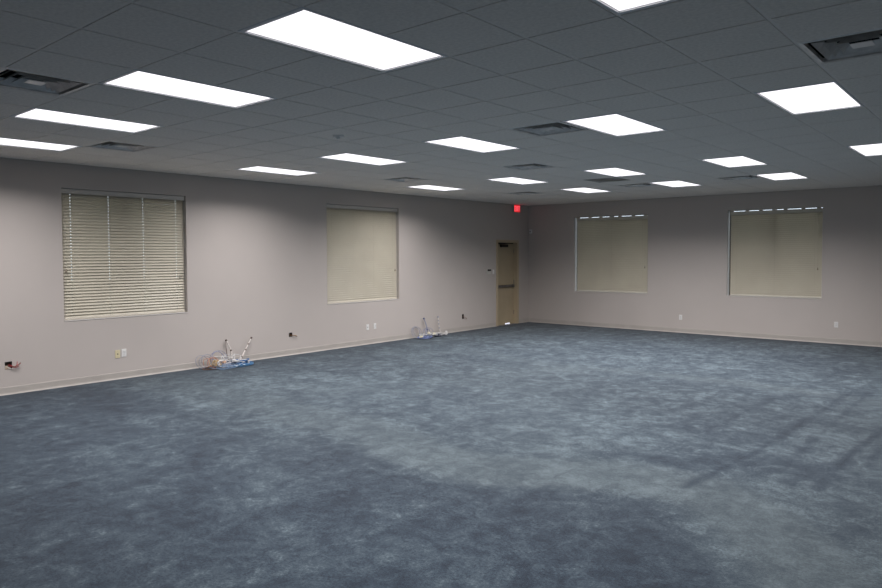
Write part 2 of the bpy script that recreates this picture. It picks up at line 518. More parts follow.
# vinyl cove base
PROF = [(0, 0), (0.016, 0), (0.014, 0.006), (0.008, 0.014), (0.005, 0.030), (0.0045, 0.098), (0.002, 0.102), (0, 0.102)]
def base(name, segs):
    bm = bmesh.new()
    for put, a0, a1 in segs:
        prism(bm, PROF, a0, a1, put)
    struct(name, bm, M_base)
base('baseboard_left', [(lambda u, v, a: (XW + u, a, v), YF, DY0 - 0.035), (lambda u, v, a: (XW + u, a, v), DY1 + 0.035, YB - 0.017)])
base('baseboard_back', [(lambda u, v, a: (a, YB - u, v), XW, XR)])
base('baseboard_right', [(lambda u, v, a: (XR - u, a, v), YF, YB - 0.017)])
base('baseboard_front', [(lambda u, v, a: (a, YF + u, v), XW + 0.017, XR - 0.017)])

# ------------------------------------------------------------------ windows and blinds
def build_window(n, axis, a0, a1, z0, z1, lab, glab):
    W_, Hh = a1 - a0, z1 - z0
    if axis == 'y': rz, loc = math.pi / 2, (XW, a0, z0)      # local +x along +y, local +y -> -x (outward)
    else: rz, loc = 0.0, (a0, YB, z0)                         # local +x along +x, local +y outward
    root = empty_struct('window_%d' % n, loc); root.rotation_euler = (0, 0, rz)
    root['label'] = glab
    bm = bmesh.new(); f = 0.055 if axis == 'y' else 0.032
    box(bm, 0, f, 0.150, 0.190, 0, Hh); box(bm, W_ - f, W_, 0.150, 0.190, 0, Hh)
    ft = f if axis == 'y' else 0.010
    box(bm, f, W_ - f, 0.150, 0.190, 0, f); box(bm, f, W_ - f, 0.150, 0.190, Hh - ft, Hh)
    box(bm, W_ / 2 - 0.03, W_ / 2 + 0.03, 0.152, 0.188, f, Hh - ft)
    struct('window_frame', bm, M_frame_al, root)
    bm = bmesh.new()
    box(bm, f, W_ / 2 - 0.03, 0.168, 0.174, f, Hh - ft); box(bm, W_ / 2 + 0.03, W_ - f, 0.168, 0.174, f, Hh - ft)
    struct('window_pane', bm, M_glass, root)
    if axis == 'x':
        bm = bmesh.new()
        box(bm, 0.0005, 0.012, 0.050, 0.1485, 0.013, Hh - 0.012); box(bm, W_ - 0.012, W_ - 0.0005, 0.050, 0.1485, 0.013, Hh - 0.012)
        struct('bright_jamb_strip', bm, M_white_pl, root)  # white strips added to imitate daylight on the jamb returns
    # thin corner bead round the drywall return and a small sill board
    bm = bmesh.new()
    box(bm, 0.002, W_ - 0.002, -0.006, 0.148, 0.0, 0.012, 0.003)
    struct('window_sill', bm, M_sill, root)

    # blind hangs inside the opening
    gap = 0.012 if axis == 'y' else 0.008
    t = thing('window_blind', lab, 'window blind', loc, rz)
    top = Hh - (0.004 if axis == 'y' else 0.026)
    g0 = gap if axis == 'y' else 0.055
    bm = bmesh.new(); box(bm, g0, W_ - gap, 0.050, 0.100, top - 0.05, top)
    obj('headrail', bm, M_rail, t)
    if axis == 'x':
        for k in (0.04, 0.21, 0.36, 0.50, 0.62, 0.80, 0.955):
            bm = bmesh.new(); box(bm, W_ * k - 0.035, W_ * k + 0.035, 0.052, 0.098, top, Hh - 0.001)
            obj('daylight_bracket', bm, M_rail, t)  # added at uneven spacing to break the daylight over the headrail into segments
    if axis == 'y':
        bm = bmesh.new()
        prism(bm, [(0.004, 0.0), (0.012, 0.0), (0.015, 0.006), (0.012, 0.012), (0.015, 0.030), (0.012, 0.058), (0.015, 0.066), (0.004, 0.066)], 0.004, W_ - 0.004,
              lambda u, v, a: (a, 0.045 - u, top - 0.068 + v))
        obj('valance', bm, M_val, t)
    else:
        bm = bmesh.new()
        prism(bm, [(0.004, 0.0), (0.012, 0.0), (0.014, 0.04), (0.012, 0.078), (0.004, 0.078)], g0, W_ - gap, lambda u, v, a: (a, 0.047 - u, top - 0.080 + v))
        obj('valance', bm, M_rail, t)
    pitch = 0.0430
    zb = 0.014
    ladders = [W_ * k for k in (0.075, 0.36, 0.64, 0.925)] if axis == 'y' else [W_ * k for k in (0.09, 0.5, 0.91)]
    yc = 0.074
    bm = bmesh.new()
    zz = zb + 0.045; k = 0
    holes = n == 1
    rnd = random.Random(n)
    while zz < top - 0.06:
        ang = math.radians(48 + rnd.uniform(-0.7, 0.7))
        hwid = 0.0300
        # bottom edge leans to the room, slightly crowned slat
        prof = []
        for s in (-1, -0.5, -0.16, 0.16, 0.5, 1):
            u = s * hwid
            cr = 0.0035 * (1 - s * s)
            prof.append((yc + u * math.cos(ang) * 1 + cr * math.sin(ang) * -1, zz + u * math.sin(ang) + cr * math.cos(ang)))
        cuts = [g0 + 0.002]
        if holes:
            for l in ladders: cuts += [l - 0.007, l + 0.007]
        cuts.append(W_ - gap - 0.002)
        sag = rnd.uniform(-0.0005, 0.0005)
        rows = []
        for c in cuts:
            zo = sag * (c / W_ - 0.5)
            rows.append([bm.verts.new((c, y, z + zo)) for y, z in prof])
        for ci in range(len(cuts) - 1):
            for pi in range(5):
                if holes and ci % 2 == 1 and pi == 2: continue      # route hole for the cord
                bm.faces.new([rows[ci][pi], rows[ci + 1][pi], rows[ci + 1][pi + 1], rows[ci][pi + 1]])
        zz += pitch; k += 1
    so = obj('slats', bm, M_slat, t)
    sm = so.modifiers.new('thickness', 'SOLIDIFY'); sm.thickness = 0.0022; sm.offset = 0
    bm = bmesh.new(); box(bm, g0, W_ - gap, yc - 0.024, yc + 0.024, zb, zb + 0.020, 0.004)
    obj('bottom_rail', bm, M_rail, t)
    for l in ladders:
        bm = bmesh.new()
        for dy in (-0.0175, 0.0175):
            cyl(bm, (l + 0.020, yc + dy, zb + 0.015), (l + 0.020, yc + dy, top - 0.05), 0.0011, 6)
        obj('ladder_cord', bm, M_cord, t)
    # lift cord with tassel on the right, tilt cord on the left
    zt = 1.50 - z0
    for xx, zl in ((W_ - 0.085, zt),) + (((0.055, zt + 0.12),) if n == 1 else ()):
        bm = bmesh.new()
        cyl(bm, (xx, 0.036, zl + 0.03), (xx, 0.036, top - 0.068), 0.0014, 6)
        pc = obj('pull_cord', bm, M_cord, t)
        bm = bmesh.new()
        cyl(bm, (xx, 0.036, zl - 0.02), (xx, 0.036, zl + 0.022), 0.012, 12, 0.005)
        cyl(bm, (xx, 0.036, zl + 0.022), (xx, 0.036, zl + 0.032), 0.005, 12, 0.003)
        obj('tassel', bm, M_tassel, pc)
M_val = new_mat('valance_taupe', (0.62, 0.58, 0.53), 0.5)
M_tassel = new_mat('tassel_brown', (0.22, 0.17, 0.12), 0.5)
M_sill = noisy(new_mat('sill_paint', (0.62, 0.59, 0.56), 0.5), (0.60, 0.57, 0.54), (0.64, 0.61, 0.58), 5)
build_window(1, *WIN[1], 'closed beige blind nearest the camera, dots of daylight in its cord holes', 'nearest window in the left wall')
build_window(2, *WIN[2], 'closed beige blind on the left wall between the two cable piles', 'second window in the left wall')
build_window(3, *WIN[3], 'closed beige blind on the back wall nearer the door', 'window in the back wall nearer the door')
build_window(4, *WIN[4], 'closed beige blind on the back wall, farther right of the two', 'right window in the back wall')

# ------------------------------------------------------------------ exit door
def build_door():
    r = empty_struct('door_1', (XW, DY0, 0)); r.rotation_euler = (0, 0, math.pi / 2)
    r['label'] = 'beige exit door in the left wall by the corner'
    Wd, Hd = DY1 - DY0, DZ
    bm = bmesh.new()
    # frame: casing on wall face plus return, with a stop
    for (x0, x1) in ((-0.03, 0.045), (Wd - 0.045, Wd + 0.03)):
        box(bm, x0, x1, -0.018, 0.0, 0, Hd + 0.03, 0.003)
    box(bm, 0.045, Wd - 0.045, -0.018, 0.0, Hd - 0.035, Hd + 0.03, 0.003)
    box(bm, 0.0, 0.045, 0.0, 0.19, 0, Hd); box(bm, Wd - 0.045, Wd, 0.0, 0.19, 0, Hd)
    box(bm, 0.045, Wd - 0.045, 0.0, 0.19, Hd - 0.035, Hd)
    box(bm, 0.045, Wd - 0.045, 0.152, 0.19, Hd - 0.060, Hd - 0.036)
    box(bm, 0.0451, 0.065, 0.152, 0.19, 0.012, Hd - 0.0605); box(bm, Wd - 0.065, Wd - 0.0451, 0.152, 0.19, 0.012, Hd - 0.0605)
    struct('door_frame', bm, M_dframe, r)
    bm = bmesh.new()
    box(bm, 0.048, Wd - 0.048, 0.105, 0.150, 0.032, Hd - 0.038, 0.002)
    struct('door_leaf', bm, M_door, r)
    bm = bmesh.new(); box(bm, 0.048, 0.50, 0.098, 0.104, 0.0045, 0.05); box(bm, 0.72, Wd - 0.046, 0.098, 0.104, 0.0045, 0.05)
    struct('leaf_gap_blocker', bm, M_door, r)  # added to block daylight under the leaf, left open for one bright spot
    bm = bmesh.new()
    box(bm, 0.046, Wd - 0.046, 0.02, 0.19, 0.0, 0.004)
    struct('threshold', bm, M_steel, r)
    # panic bar
    bm = bmesh.new()
    box(bm, 0.06, 0.15, 0.035, 0.105, 0.955, 1.045, 0.008)
    box(bm, 0.15, Wd - 0.14, 0.055, 0.105, 0.970, 1.030, 0.004)
    box(bm, 0.17, Wd - 0.30, 0.035, 0.055, 0.978, 1.022, 0.006)
    box(bm, Wd - 0.14, Wd - 0.09, 0.045, 0.105, 0.962, 1.038, 0.006)
    struct('panic_bar', bm, M_steel, r)
    # closer body and arm at the head
    bm = bmesh.new()
    box(bm, 0.28, 0.56, 0.03, 0.105, Hd - 0.155, Hd - 0.085, 0.01)
    struct('door_closer', bm, M_dark_metal, r)
    bm = bmesh.new()
    box(bm, 0.10, 0.44, 0.025, 0.060, Hd - 0.078, Hd - 0.045, 0.003)
    box(bm, 0.40, Wd - 0.16, 0.030, 0.055, Hd - 0.068, Hd - 0.048, 0.003)
    struct('closer_arm', bm, M_dark_metal, r)
    for hz in (0.25, 1.05, 1.85):
        bm = bmesh.new(); cyl(bm, (Wd - 0.046, 0.098, hz), (Wd - 0.046, 0.098, hz + 0.1), 0.008, 10)
        struct('door_hinge', bm, M_steel, r)
build_door()

# ------------------------------------------------------------------ recessed ceiling lights
def make_light():
    t = thing('ceiling_light', 'x', 'ceiling light')
    hx, hy = T / 2 - 0.009, T - 0.009
    gx_, gy_ = 0.268, 0.5595
    bm = bmesh.new()
    def ring(x, y, z): return [bm.verts.new(p) for p in ((-x, -y, z), (x, -y, z), (x, y, z), (-x, y, z))]
    A = ring(hx, hy, 0.006); B = ring(hx - 0.006, hy - 0.006, 0.0); C = ring(gx_ + 0.006, gy_ + 0.006, 0.0); D = ring(gx_, gy_, 0.008)
    for P, Q in ((A, B), (B, C), (C, D)):
        for k in range(4): bm.faces.new([P[k], P[(k + 1) % 4], Q[(k + 1) % 4], Q[k]])
    obj('door_frame', bm, M_troffer, t).name = 'light_frame'
    bm = bmesh.new()
    box(bm, -gx_ - 0.004, gx_ + 0.004, -gy_ - 0.004, gy_ + 0.004, 0.0085, 0.0125)
    obj('diffuser', bm, M_lens, t)
    bm = bmesh.new()
    box(bm, -hx + 0.002, hx - 0.002, -hy + 0.002, hy - 0.002, 0.014, 0.11)
    obj('light_housing', bm, M_troffer, t)
    ld = bpy.data.lights.new('fluorescent_tubes', 'AREA')
    ld.shape = 'RECTANGLE'; ld.size = 2 * gx_ - 0.01; ld.size_y = 2 * gy_ - 0.01
    ld.energy = LAMP; ld.spread = math.radians(SPREAD); ld.color = (1.0, 0.965, 0.975)
    lo = bpy.data.objects.new('fluorescent_tubes', ld); COL.objects.link(lo); lo.parent = t
    lo.location = (0, 0, 0.0075)
    return t
L0 = make_light(); used = False
for (i, j), lab in LIGHTS.items():
    loc = (gx(i), (gy(j - 1) + gy(j + 1)) / 2, H)
    if not used:
        L0.location = loc; L0['label'] = lab; used = True; L0['group'] = 'recessed ceiling lights'
    else: dup(L0, loc, lab, 'recessed ceiling lights')

# ------------------------------------------------------------------ ceiling vents
def make_vent():
    t = thing('ceiling_vent', 'x', 'air vent')
    h = T / 2 - 0.008
    def frustum(bm, x0, z0, x1, z1, th=0.0016):
        for s, zz in ((0, 0), (1, th)):
            pass
        A = [bm.verts.new((sx * x0, sy * x0, z0)) for sx, sy in ((-1, -1), (1, -1), (1, 1), (-1, 1))]
        B = [bm.verts.new((sx * x1, sy * x1, z1)) for sx, sy in ((-1, -1), (1, -1), (1, 1), (-1, 1))]
        A2 = [bm.verts.new((v.co.x, v.co.y, v.co.z + th)) for v in A]
        B2 = [bm.verts.new((v.co.x, v.co.y, v.co.z + th)) for v in B]
        for k in range(4):
            n = (k + 1) % 4
            bm.faces.new([A[k], A[n], B[n], B[k]]); bm.faces.new([A2[k], B2[k], B2[n], A2[n]])
            bm.faces.new([A[k], A2[k], A2[n], A[n]]); bm.faces.new([B[k], B[n], B2[n], B2[k]])
    bm = bmesh.new()
    frustum(bm, h, 0.004, h - 0.024, 0.000); frustum(bm, h - 0.024, 0.000, h - 0.028, 0.022)
    obj('vent_frame', bm, M_vent, t)
    for x0, z0, x1, z1 in ((0.238, 0.002, 0.196, 0.044), (0.182, 0.000, 0.140, 0.044), (0.124, -0.002, 0.082, 0.040)):
        bm = bmesh.new(); frustum(bm, x0, z0, x1, z1)
        obj('louvre', bm, M_vent, t)
    bm = bmesh.new()
    box(bm, -0.06, 0.06, -0.06, 0.06, 0.002, 0.006, 0.001)
    obj('center_plate', bm, M_vent_plate, t)
    bm = bmesh.new()
    bm2 = [(-h, -h), (h, -h), (h, h), (-h, h)]
    lo = [bm.verts.new((x, y, 0.0065)) for x, y in bm2]; hi = [bm.verts.new((x * 0.9, y * 0.9, 0.20)) for x, y in bm2]
    for k in range(4): bm.faces.new([lo[k], lo[(k + 1) % 4], hi[(k + 1) % 4], hi[k]])
    bm.faces.new(hi)
    obj('duct_box', bm, M_black, t)
    return t
M_vent_plate = new_mat('vent_plate', (0.85, 0.83, 0.80), 0.3, 0.1)
V0 = make_vent(); used = False
for (i, j), lab in VENTS.items():
    loc = ((gx(i - .5) + gx(i + .5)) / 2, (gy(j) + gy(j + 1)) / 2, H)
    if not used: V0.location = loc; V0['label'] = lab; V0['group'] = 'ceiling air vents'; used = True
    else: dup(V0, loc, lab, 'ceiling air vents')

# round detector / sprinkler escutcheon in a tile
t = thing('smoke_detector', 'small round pale ceiling detector above the left wall windows', 'detector', (gx(-7.09), gy(3.5), H))
bm = bmesh.new()
def lathe(bm, prof, n=32):
    rings = [[bm.verts.new((r * math.cos(2 * math.pi * k / n), r * math.sin(2 * math.pi * k / n), z)) for k in range(n)] for r, z in prof]
    for A, B in zip(rings[:-1], rings[1:]):
        for k in range(n): bm.faces.new([A[k], A[(k + 1) % n], B[(k + 1) % n], B[k]])
    bm.faces.new(rings[0]); bm.faces.new(rings[-1])
lathe(bm, [(0.062, 0.0), (0.062, -0.008), (0.052, -0.018), (0.036, -0.018), (0.034, -0.012), (0.02, -0.012)])
obj('detector_base', bm, M_white_pl, t)
bm = bmesh.new(); lathe(bm, [(0.02, -0.012), (0.018, -0.034), (0.010, -0.038)])
obj('sensor_head', bm, M_white_pl, t)

# ------------------------------------------------------------------ exit sign on the left wall over the door
t = thing('exit_sign', 'red glowing exit sign high on the wall above the corner door', 'exit sign', (XW, 14.885, 2.915), math.pi / 2)
SW, SH, SD = 0.28, 0.198, 0.055
bm = bmesh.new()
box(bm, 0, SW, -SD, -0.0005, 0, SH, 0.004)
obj('sign_housing', bm, new_mat('sign_grey', (0.42, 0.44, 0.40), 0.5), t)
bm = bmesh.new()
box(bm, 0.008, SW - 0.008, -SD - 0.003, -SD, 0.008, SH - 0.008, 0.001)
obj('sign_face', bm, M_exit_face, t)
def bar(bm, x0, z0, x1, z1, wd, y0, y1):
    d = Vector((x1 - x0, 0, z1 - z0)).normalized(); nrm = Vector((-d.z, 0, d.x)) * wd / 2
    a, b = Vector((x0, 0, z0)), Vector((x1, 0, z1))
    q = [a + nrm, b + nrm, b - nrm, a - nrm]
    A = [bm.verts.new((p.x, y0, p.z)) for p in q]; B = [bm.verts.new((p.x, y1, p.z)) for p in q]
    bm.faces.new(A); bm.faces.new(B[::-1])
    for k in range(4): bm.faces.new([A[k], A[(k + 1) % 4], B[(k + 1) % 4], B[k]])
ya, yb = -SD - 0.0065, -SD - 0.003
z0, z1, lw = 0.034, SH - 0.034, 0.014
letters = []
def letter(strokes):
    bm = bmesh.new()
    for k, s in enumerate(strokes): bar(bm, *s, lw, ya - 0.0002 * k, yb)
    obj('letter', bm, M_exit_text, t)
zm = (z0 + z1) / 2; e = lw / 2
letter([(0.030, z0, 0.030, z1), (0.023, z1 - e, 0.078, z1 - e), (0.023, zm, 0.070, zm), (0.023, z0 + e, 0.078, z0 + e)])
letter([(0.095, z0, 0.148, z1), (0.095, z1, 0.148, z0)])
letter([(0.172, z0, 0.172, z1)])
letter([(0.228, z0, 0.228, z1), (0.198, z1 - e, 0.258, z1 - e)])

# motion sensor in the corner
t = thing('motion_sensor', 'small white motion sensor high in the room corner right of the door', 'sensor', (XW + 0.085, YB, 2.375))
bm = bmesh.new()
prism(bm, [(-0.0, 0.0), (-0.045, 0.008), (-0.055, 0.035), (-0.050, 0.095), (-0.025, 0.115), (-0.0, 0.115)], -0.032, 0.032, lambda u, v, a: (a, u, v))
obj('sensor_body', bm, M_white_pl, t)
bm = bmesh.new(); box(bm, -0.022, 0.022, -0.0575, -0.050, 0.035, 0.075, 0.002)
obj('sensor_window', bm, M_grey_pl, t)

# ------------------------------------------------------------------ wall plates (local: x along wall, -y into the room, z up)
def plate_thing(name, label, cat, kind, wallname, a, z, group=None, pale=False):
    if wallname == 'l': t = thing(name, label, cat, (XW, a, z), math.pi / 2, group)
    else: t = thing(name, label, cat, (a, YB, z), 0, group)
    pm = M_cream_pl if kind == 'jack' and not pale else M_white_pl
    bm = bmesh.new(); box(bm, -0.036, 0.036, -0.006, -0.0003, -0.0585, 0.0585, 0.002)
    obj('cover_plate', bm, pm, t)
    if kind == 'jack':
        bm = bmesh.new(); cyl(bm, (0, -0.0075, 0), (0, -0.006, 0), 0.009, 16)
        obj('cable_hole', bm, M_slot, t)
        for s in (-1, 1):
            bm = bmesh.new(); cyl(bm, (0, -0.0072, s * 0.042), (0, -0.006, s * 0.042), 0.003, 10)
            obj('screw', bm, M_steel, t)
    elif kind == 'duplex':
        for s in (-1, 1):
            bm = bmesh.new()
            box(bm, -0.017, 0.017, -0.009, -0.006, s * 0.020 - 0.014, s * 0.020 + 0.014, 0.003)
            sk = obj('socket', bm, M_white_pl, t)
            bm = bmesh.new()
            box(bm, -0.008, -0.0055, -0.0094, -0.009, s * 0.020 - 0.001, s * 0.020 + 0.008)
            box(bm, 0.0055, 0.008, -0.0094, -0.009, s * 0.020 - 0.001, s * 0.020 + 0.007)
            cyl(bm, (0, -0.0094, s * 0.020 - 0.007), (0, -0.009, s * 0.020 - 0.007), 0.0028, 10)
            obj('slot', bm, M_slot, sk)
        bm = bmesh.new(); cyl(bm, (0, -0.0072, 0), (0, -0.006, 0), 0.003, 10)
        obj('screw', bm, M_steel, t)
    elif kind == 'switch':
        bm = bmesh.new(); box(bm, -0.016, 0.016, -0.010, -0.006, -0.033, 0.033, 0.003)
        obj('rocker', bm, M_white_pl, t)
    return t
plate_thing('jack_plate', 'ivory wall plate with one dark round hole, under the nearest left window', 'wall plate', 'jack', 'l', 4.627, 0.376)
plate_thing('wall_outlet', 'white outlet beside the ivory plate under the nearest left window', 'outlet', 'duplex', 'l', 4.722, 0.385)
plate_thing('jack_plate', 'pale wall plate with a small dark hole, under the farther left window', 'wall plate', 'jack', 'l', 9.70, 0.352, pale=True)
plate_thing('wall_outlet', 'white outlet at right of the plate pair under the farther left window', 'outlet', 'duplex', 'l', 9.905, 0.358)
plate_thing('wall_outlet', 'white outlet low on the back wall between the two back windows', 'outlet', 'duplex', 'b', -6.09, 0.357)
plate_thing('wall_outlet', 'white outlet low on the back wall right of the right window', 'outlet', 'duplex', 'b', -2.92, 0.385)
plate_thing('light_switch', 'white light switch plate beside the corner door, right of the thermostat', 'light switch', 'switch', 'l', 14.045, 1.385)
t = thing('thermostat', 'pale thermostat with a dark display, left of the switch by the door', 'thermostat', (XW, 13.84, 1.39), math.pi / 2)
bm = bmesh.new(); box(bm, -0.09, 0.09, -0.028, -0.0003, -0.065, 0.075, 0.006)
obj('thermostat_body', bm, new_mat('putty_plastic', (0.60, 0.58, 0.53), 0.5), t)
bm = bmesh.new(); box(bm, -0.072, 0.072, -0.0300, -0.028, 0.018, 0.064, 0.0005)
obj('display', bm, M_slot, t)

# open junction boxes with bare wires
M_wire_red = new_mat('wire_red', (0.42, 0.035, 0.05), 0.45)
M_wire_brown = new_mat('wire_brown', (0.16, 0.07, 0.03), 0.5)
M_wire_tan = new_mat('wire_tan', (0.50, 0.36, 0.18), 0.55)
M_wire_white = new_mat('wire_white', (0.72, 0.70, 0.68), 0.5)
M_wire_grey = new_mat('wire_grey', (0.30, 0.31, 0.38), 0.5)
M_wire_blue = new_mat('wire_blue', (0.035, 0.14, 0.36), 0.45)
M_wire_lblue = new_mat('wire_pale_blue', (0.20, 0.30, 0.44), 0.45)
M_wire_dk = new_mat('wire_navy', (0.02, 0.03, 0.07), 0.5)
M_wire_orange = new_mat('wire_orange', (0.55, 0.22, 0.12), 0.5)
M_conn = new_mat('connector_cream', (0.78, 0.72, 0.55), 0.5)
M_gang = new_mat('box_galvanised', (0.09, 0.075, 0.06), 0.5, 0.6)
M_mud = new_mat('joint_compound', (0.52, 0.43, 0.32), 0.9)
def jbox(opening, label, wires):
    a0, a1, z0, z1 = opening
    t = thing('junction_box', label, 'junction box', (XW, (a0 + a1) / 2, (z0 + z1) / 2), math.pi / 2)
    w2, h2 = (a1 - a0) / 2 - 0.0008, (z1 - z0) / 2 - 0.0008
    bm = bmesh.new(); D = 0.06
    box(bm, -w2, -w2 + 0.002, 0, D, -h2, h2); box(bm, w2 - 0.002, w2, 0, D, -h2, h2)
    box(bm, -w2 + 0.002, w2 - 0.002, 0, D, -h2, -h2 + 0.002); box(bm, -w2 + 0.002, w2 - 0.002, 0, D, h2 - 0.002, h2)
    box(bm, -w2 + 0.002, w2 - 0.002, D - 0.002, D, -h2 + 0.002, h2 - 0.002)
    obj('box_shell', bm, M_gang, t)
    for m, pts, r in wires:
        bm = bmesh.new(); tube(bm, smooth_path(pts, 6), r, 8)
        obj('wire', bm, m, t, True)
    return t
t = jbox(BOXES[0], 'open junction box with red wires at the far left of the left wall', [
    (M_wire_red, [(0.0, 0.04, 0.0), (0.02, -0.010, 0.0), (0.06, -0.025, -0.022), (0.10, -0.028, 0.0), (0.135, -0.03, 0.012)], 0.0045),
    (M_wire_red, [(0.0, 0.04, 0.0), (0.03, -0.012, -0.01), (0.07, -0.03, -0.03), (0.09, -0.035, 0.01), (0.095, -0.03, 0.045)], 0.0040),
    (M_wire_red, [(0.0, 0.04, -0.01), (0.03, -0.016, -0.02), (0.08, -0.036, -0.03), (0.115, -0.034, -0.018)], 0.0040),
    (M_wire_brown, [(0.0, 0.04, 0.01), (0.03, -0.02, -0.012), (0.09, -0.044, -0.012), (0.13, -0.04, 0.030)], 0.0035),
    (M_wire_white, [(-0.01, 0.045, -0.01), (-0.005, 0.01, -0.028), (0.01, -0.008, -0.036), (0.04, -0.016, -0.045), (0.07, -0.020, -0.040)], 0.0038)])
bm = bmesh.new()
prism(bm, [(-0.038, -0.048), (0.030, -0.048), (0.034, -0.012), (0.010, 0.0), (-0.020, -0.006), (-0.038, -0.002)], 0.020, 0.056, lambda u, v, a: (u, a, v))
obj('plaster_patch', bm, M_mud, t)
jbox(BOXES[1], 'open junction box with a short stub of wire, between the two left windows', [
    (M_wire_brown, [(0.0, 0.04, 0.0), (0.02, -0.012, -0.01), (0.07, -0.03, -0.02), (0.125, -0.03, -0.040)], 0.005),
    (M_wire_tan, [(0.0, 0.04, -0.01), (0.03, -0.016, -0.018), (0.08, -0.028, -0.012), (0.12, -0.026, -0.030)], 0.0045)])
jbox(BOXES[2], 'open junction box with a wire curling out, nearest the corner door', [
    (M_wire_brown, [(0.0, 0.04, 0.0), (0.02, -0.014, -0.01), (0.06, -0.03, -0.03), (0.10, -0.03, -0.05), (0.08, -0.03, -0.068)], 0.005)])

# ------------------------------------------------------------------ cable tangles on the carpet
A = XW
def loops(root, c, R_, turns, seed, thick, mat, squash=1.2, jitter=0.3, h=0.04, z0=0.0, tail=None, label=None):
    """one cable: wobbly flat loops about c (x off the wall, y along it), lying on the carpet"""
    rnd = random.Random(seed); pts = []; ph = rnd.uniform(0, 6.28)
    for k in range(int(turns * 14)):
        a = ph + 2 * math.pi * k / 14
        rr = R_ * (1 + jitter * math.sin(a * 0.37 + seed) + 0.5 * jitter * math.sin(a * 1.7 + 2 * seed)) + rnd.uniform(-0.1, 0.1) * R_
        z = h * (0.5 + 0.5 * math.sin(a * 0.61 + seed)) + rnd.uniform(0, 0.012)
        pts.append(Vector((rr * math.cos(a) + 0.04 * math.sin(a * 0.21 + seed), rr * squash * math.sin(a) + 0.05 * math.cos(a * 0.17 + seed), z)))
    if tail: pts += [Vector(p) for p in tail]
    return finish(root, c, pts, thick, mat, z0, label)

def hoops(root, c, R_, turns, seed, thick, mat, lean=0.35, squash=1.0, z0=0.0, label=None):
    """one cable in upright loops leaning on the wall"""
    rnd = random.Random(seed); pts = []
    for k in range(int(turns * 16)):
        a = 2 * math.pi * k / 16 - 1.2
        rr = R_ * (1 + 0.12 * math.sin(a * 0.31 + seed) + 0.08 * math.sin(a * 1.3))
        u = rr * math.cos(a) + 0.03 * math.sin(k * 0.11); v = rr * squash * math.sin(a)
        off = 0.05 * math.sin(a * 0.23 + seed) + rnd.uniform(-0.006, 0.006)
        pts.append(Vector((off - v * math.sin(lean), u, v * math.cos(lean))))
    return finish(root, c, pts, thick, mat, z0, label)

def finish(root, c, pts, thick, mat, z0, label):
    pts = smooth_path(pts, 3)
    zm = min(p.z for p in pts)
    ox, oy = c[0] - root.location.x, c[1] - root.location.y
    pts = [Vector((max(p.x, A + 0.02 + thick - c[0]) + ox, p.y + oy, p.z - zm + thick + 0.001 + z0)) for p in pts]
    bm = bmesh.new(); tube(bm, pts, thick, 6)
    o = obj('cable', bm, mat, root, True)
    if label: o['label'] = label
    return o

def whip(root, label, base, top, mid, r, bands, mat, capm):
    L_ = lambda p: Vector(p) - root.location
    path = smooth_path([L_(base), L_(mid), L_(top)], 10)
    bm = bmesh.new(); tube(bm, path, r, 10)
    t = obj('conduit', bm, mat, root, True); t['label'] = label
    n = len(path) - 1
    for f in bands:
        k = min(n - 1, int(f * n)); d = (path[k + 1] - path[k]).normalized()
        bm = bmesh.new(); cyl(bm, path[k] - d * 0.012, path[k] + d * 0.012, r + 0.003, 12)
        obj('tape_band', bm, capm, t)
    d = (path[-1] - path[-2]).normalized()
    bm = bmesh.new(); cyl(bm, path[-1] - d * 0.005, path[-1] + d * 0.026, r + 0.005, 12)
    obj('end_cap', bm, capm, t)

def plug(root, label, mat, c, size, rz, tilt=0.0):
    bm = bmesh.new()
    box(bm, -size[0] / 2, size[0] / 2, -size[1] / 2, size[1] / 2, 0, size[2], min(size) * 0.15)
    box(bm, size[0] / 2, size[0] * 0.85, -size[1] * 0.28, size[1] * 0.28, size[2] * 0.2, size[2] * 0.8, min(size) * 0.08)
    o = obj('plug', bm, mat, root); o.location = Vector(c) - root.location; o.rotation_euler = (tilt, 0, rz)
    o['label'] = label; return o

M_lav = new_mat('wire_lavender', (0.24, 0.26, 0.38), 0.5)
M_mblue = new_mat('wire_midblue', (0.07, 0.20, 0.38), 0.45)
M_off = new_mat('wire_offwhite', (0.66, 0.66, 0.65), 0.5)
M_peach = new_mat('plug_peach', (0.62, 0.40, 0.28), 0.5)
M_band = new_mat('tape_brown', (0.10, 0.07, 0.06), 0.6)
M_whip = noisy(new_mat('whip_jacket', (0.75, 0.70, 0.66), 0.5), (0.50, 0.44, 0.40), (0.70, 0.66, 0.62), 60)

t1 = thing('cable_tangle', 'larger tangle of blue, white and tan cables with two taped conduits, near the first window', 'cables', (A + 0.25, 6.30, 0))
hoops(t1, (A + 0.12, 5.98), 0.105, 3.0, 2, 0.0042, M_wire_grey, 0.35, label='grey cable in upright loops')
hoops(t1, (A + 0.13, 6.20), 0.120, 3.2, 5, 0.0038, M_lav, 0.30, label='lavender grey cable in upright loops')
hoops(t1, (A + 0.18, 6.05), 0.085, 3.0, 7, 0.0036, M_wire_orange, 0.45, label='orange brown wire in upright loops')
hoops(t1, (A + 0.22, 6.10), 0.050, 5.5, 8, 0.0055, M_wire_tan, 0.55, z0=0.02, label='tan wire knotted tight')
hoops(t1, (A + 0.26, 6.20), 0.065, 3.5, 11, 0.0060, M_wire_white, 0.7, label='white cable in leaning loops')
loops(t1, (A + 0.26, 6.02), 0.07, 3, 13, 0.0042, M_wire_brown, 1.4, label='brown wire lying flat')
loops(t1, (A + 0.38, 6.20), 0.115, 5, 17, 0.0055, M_wire_lblue, 1.25, 0.35, 0.05, label='pale blue cable')
loops(t1, (A + 0.27, 6.56), 0.070, 12, 19, 0.0068, M_wire_blue, 1.3, 0.4, 0.07, label='bright blue cable heaped up')
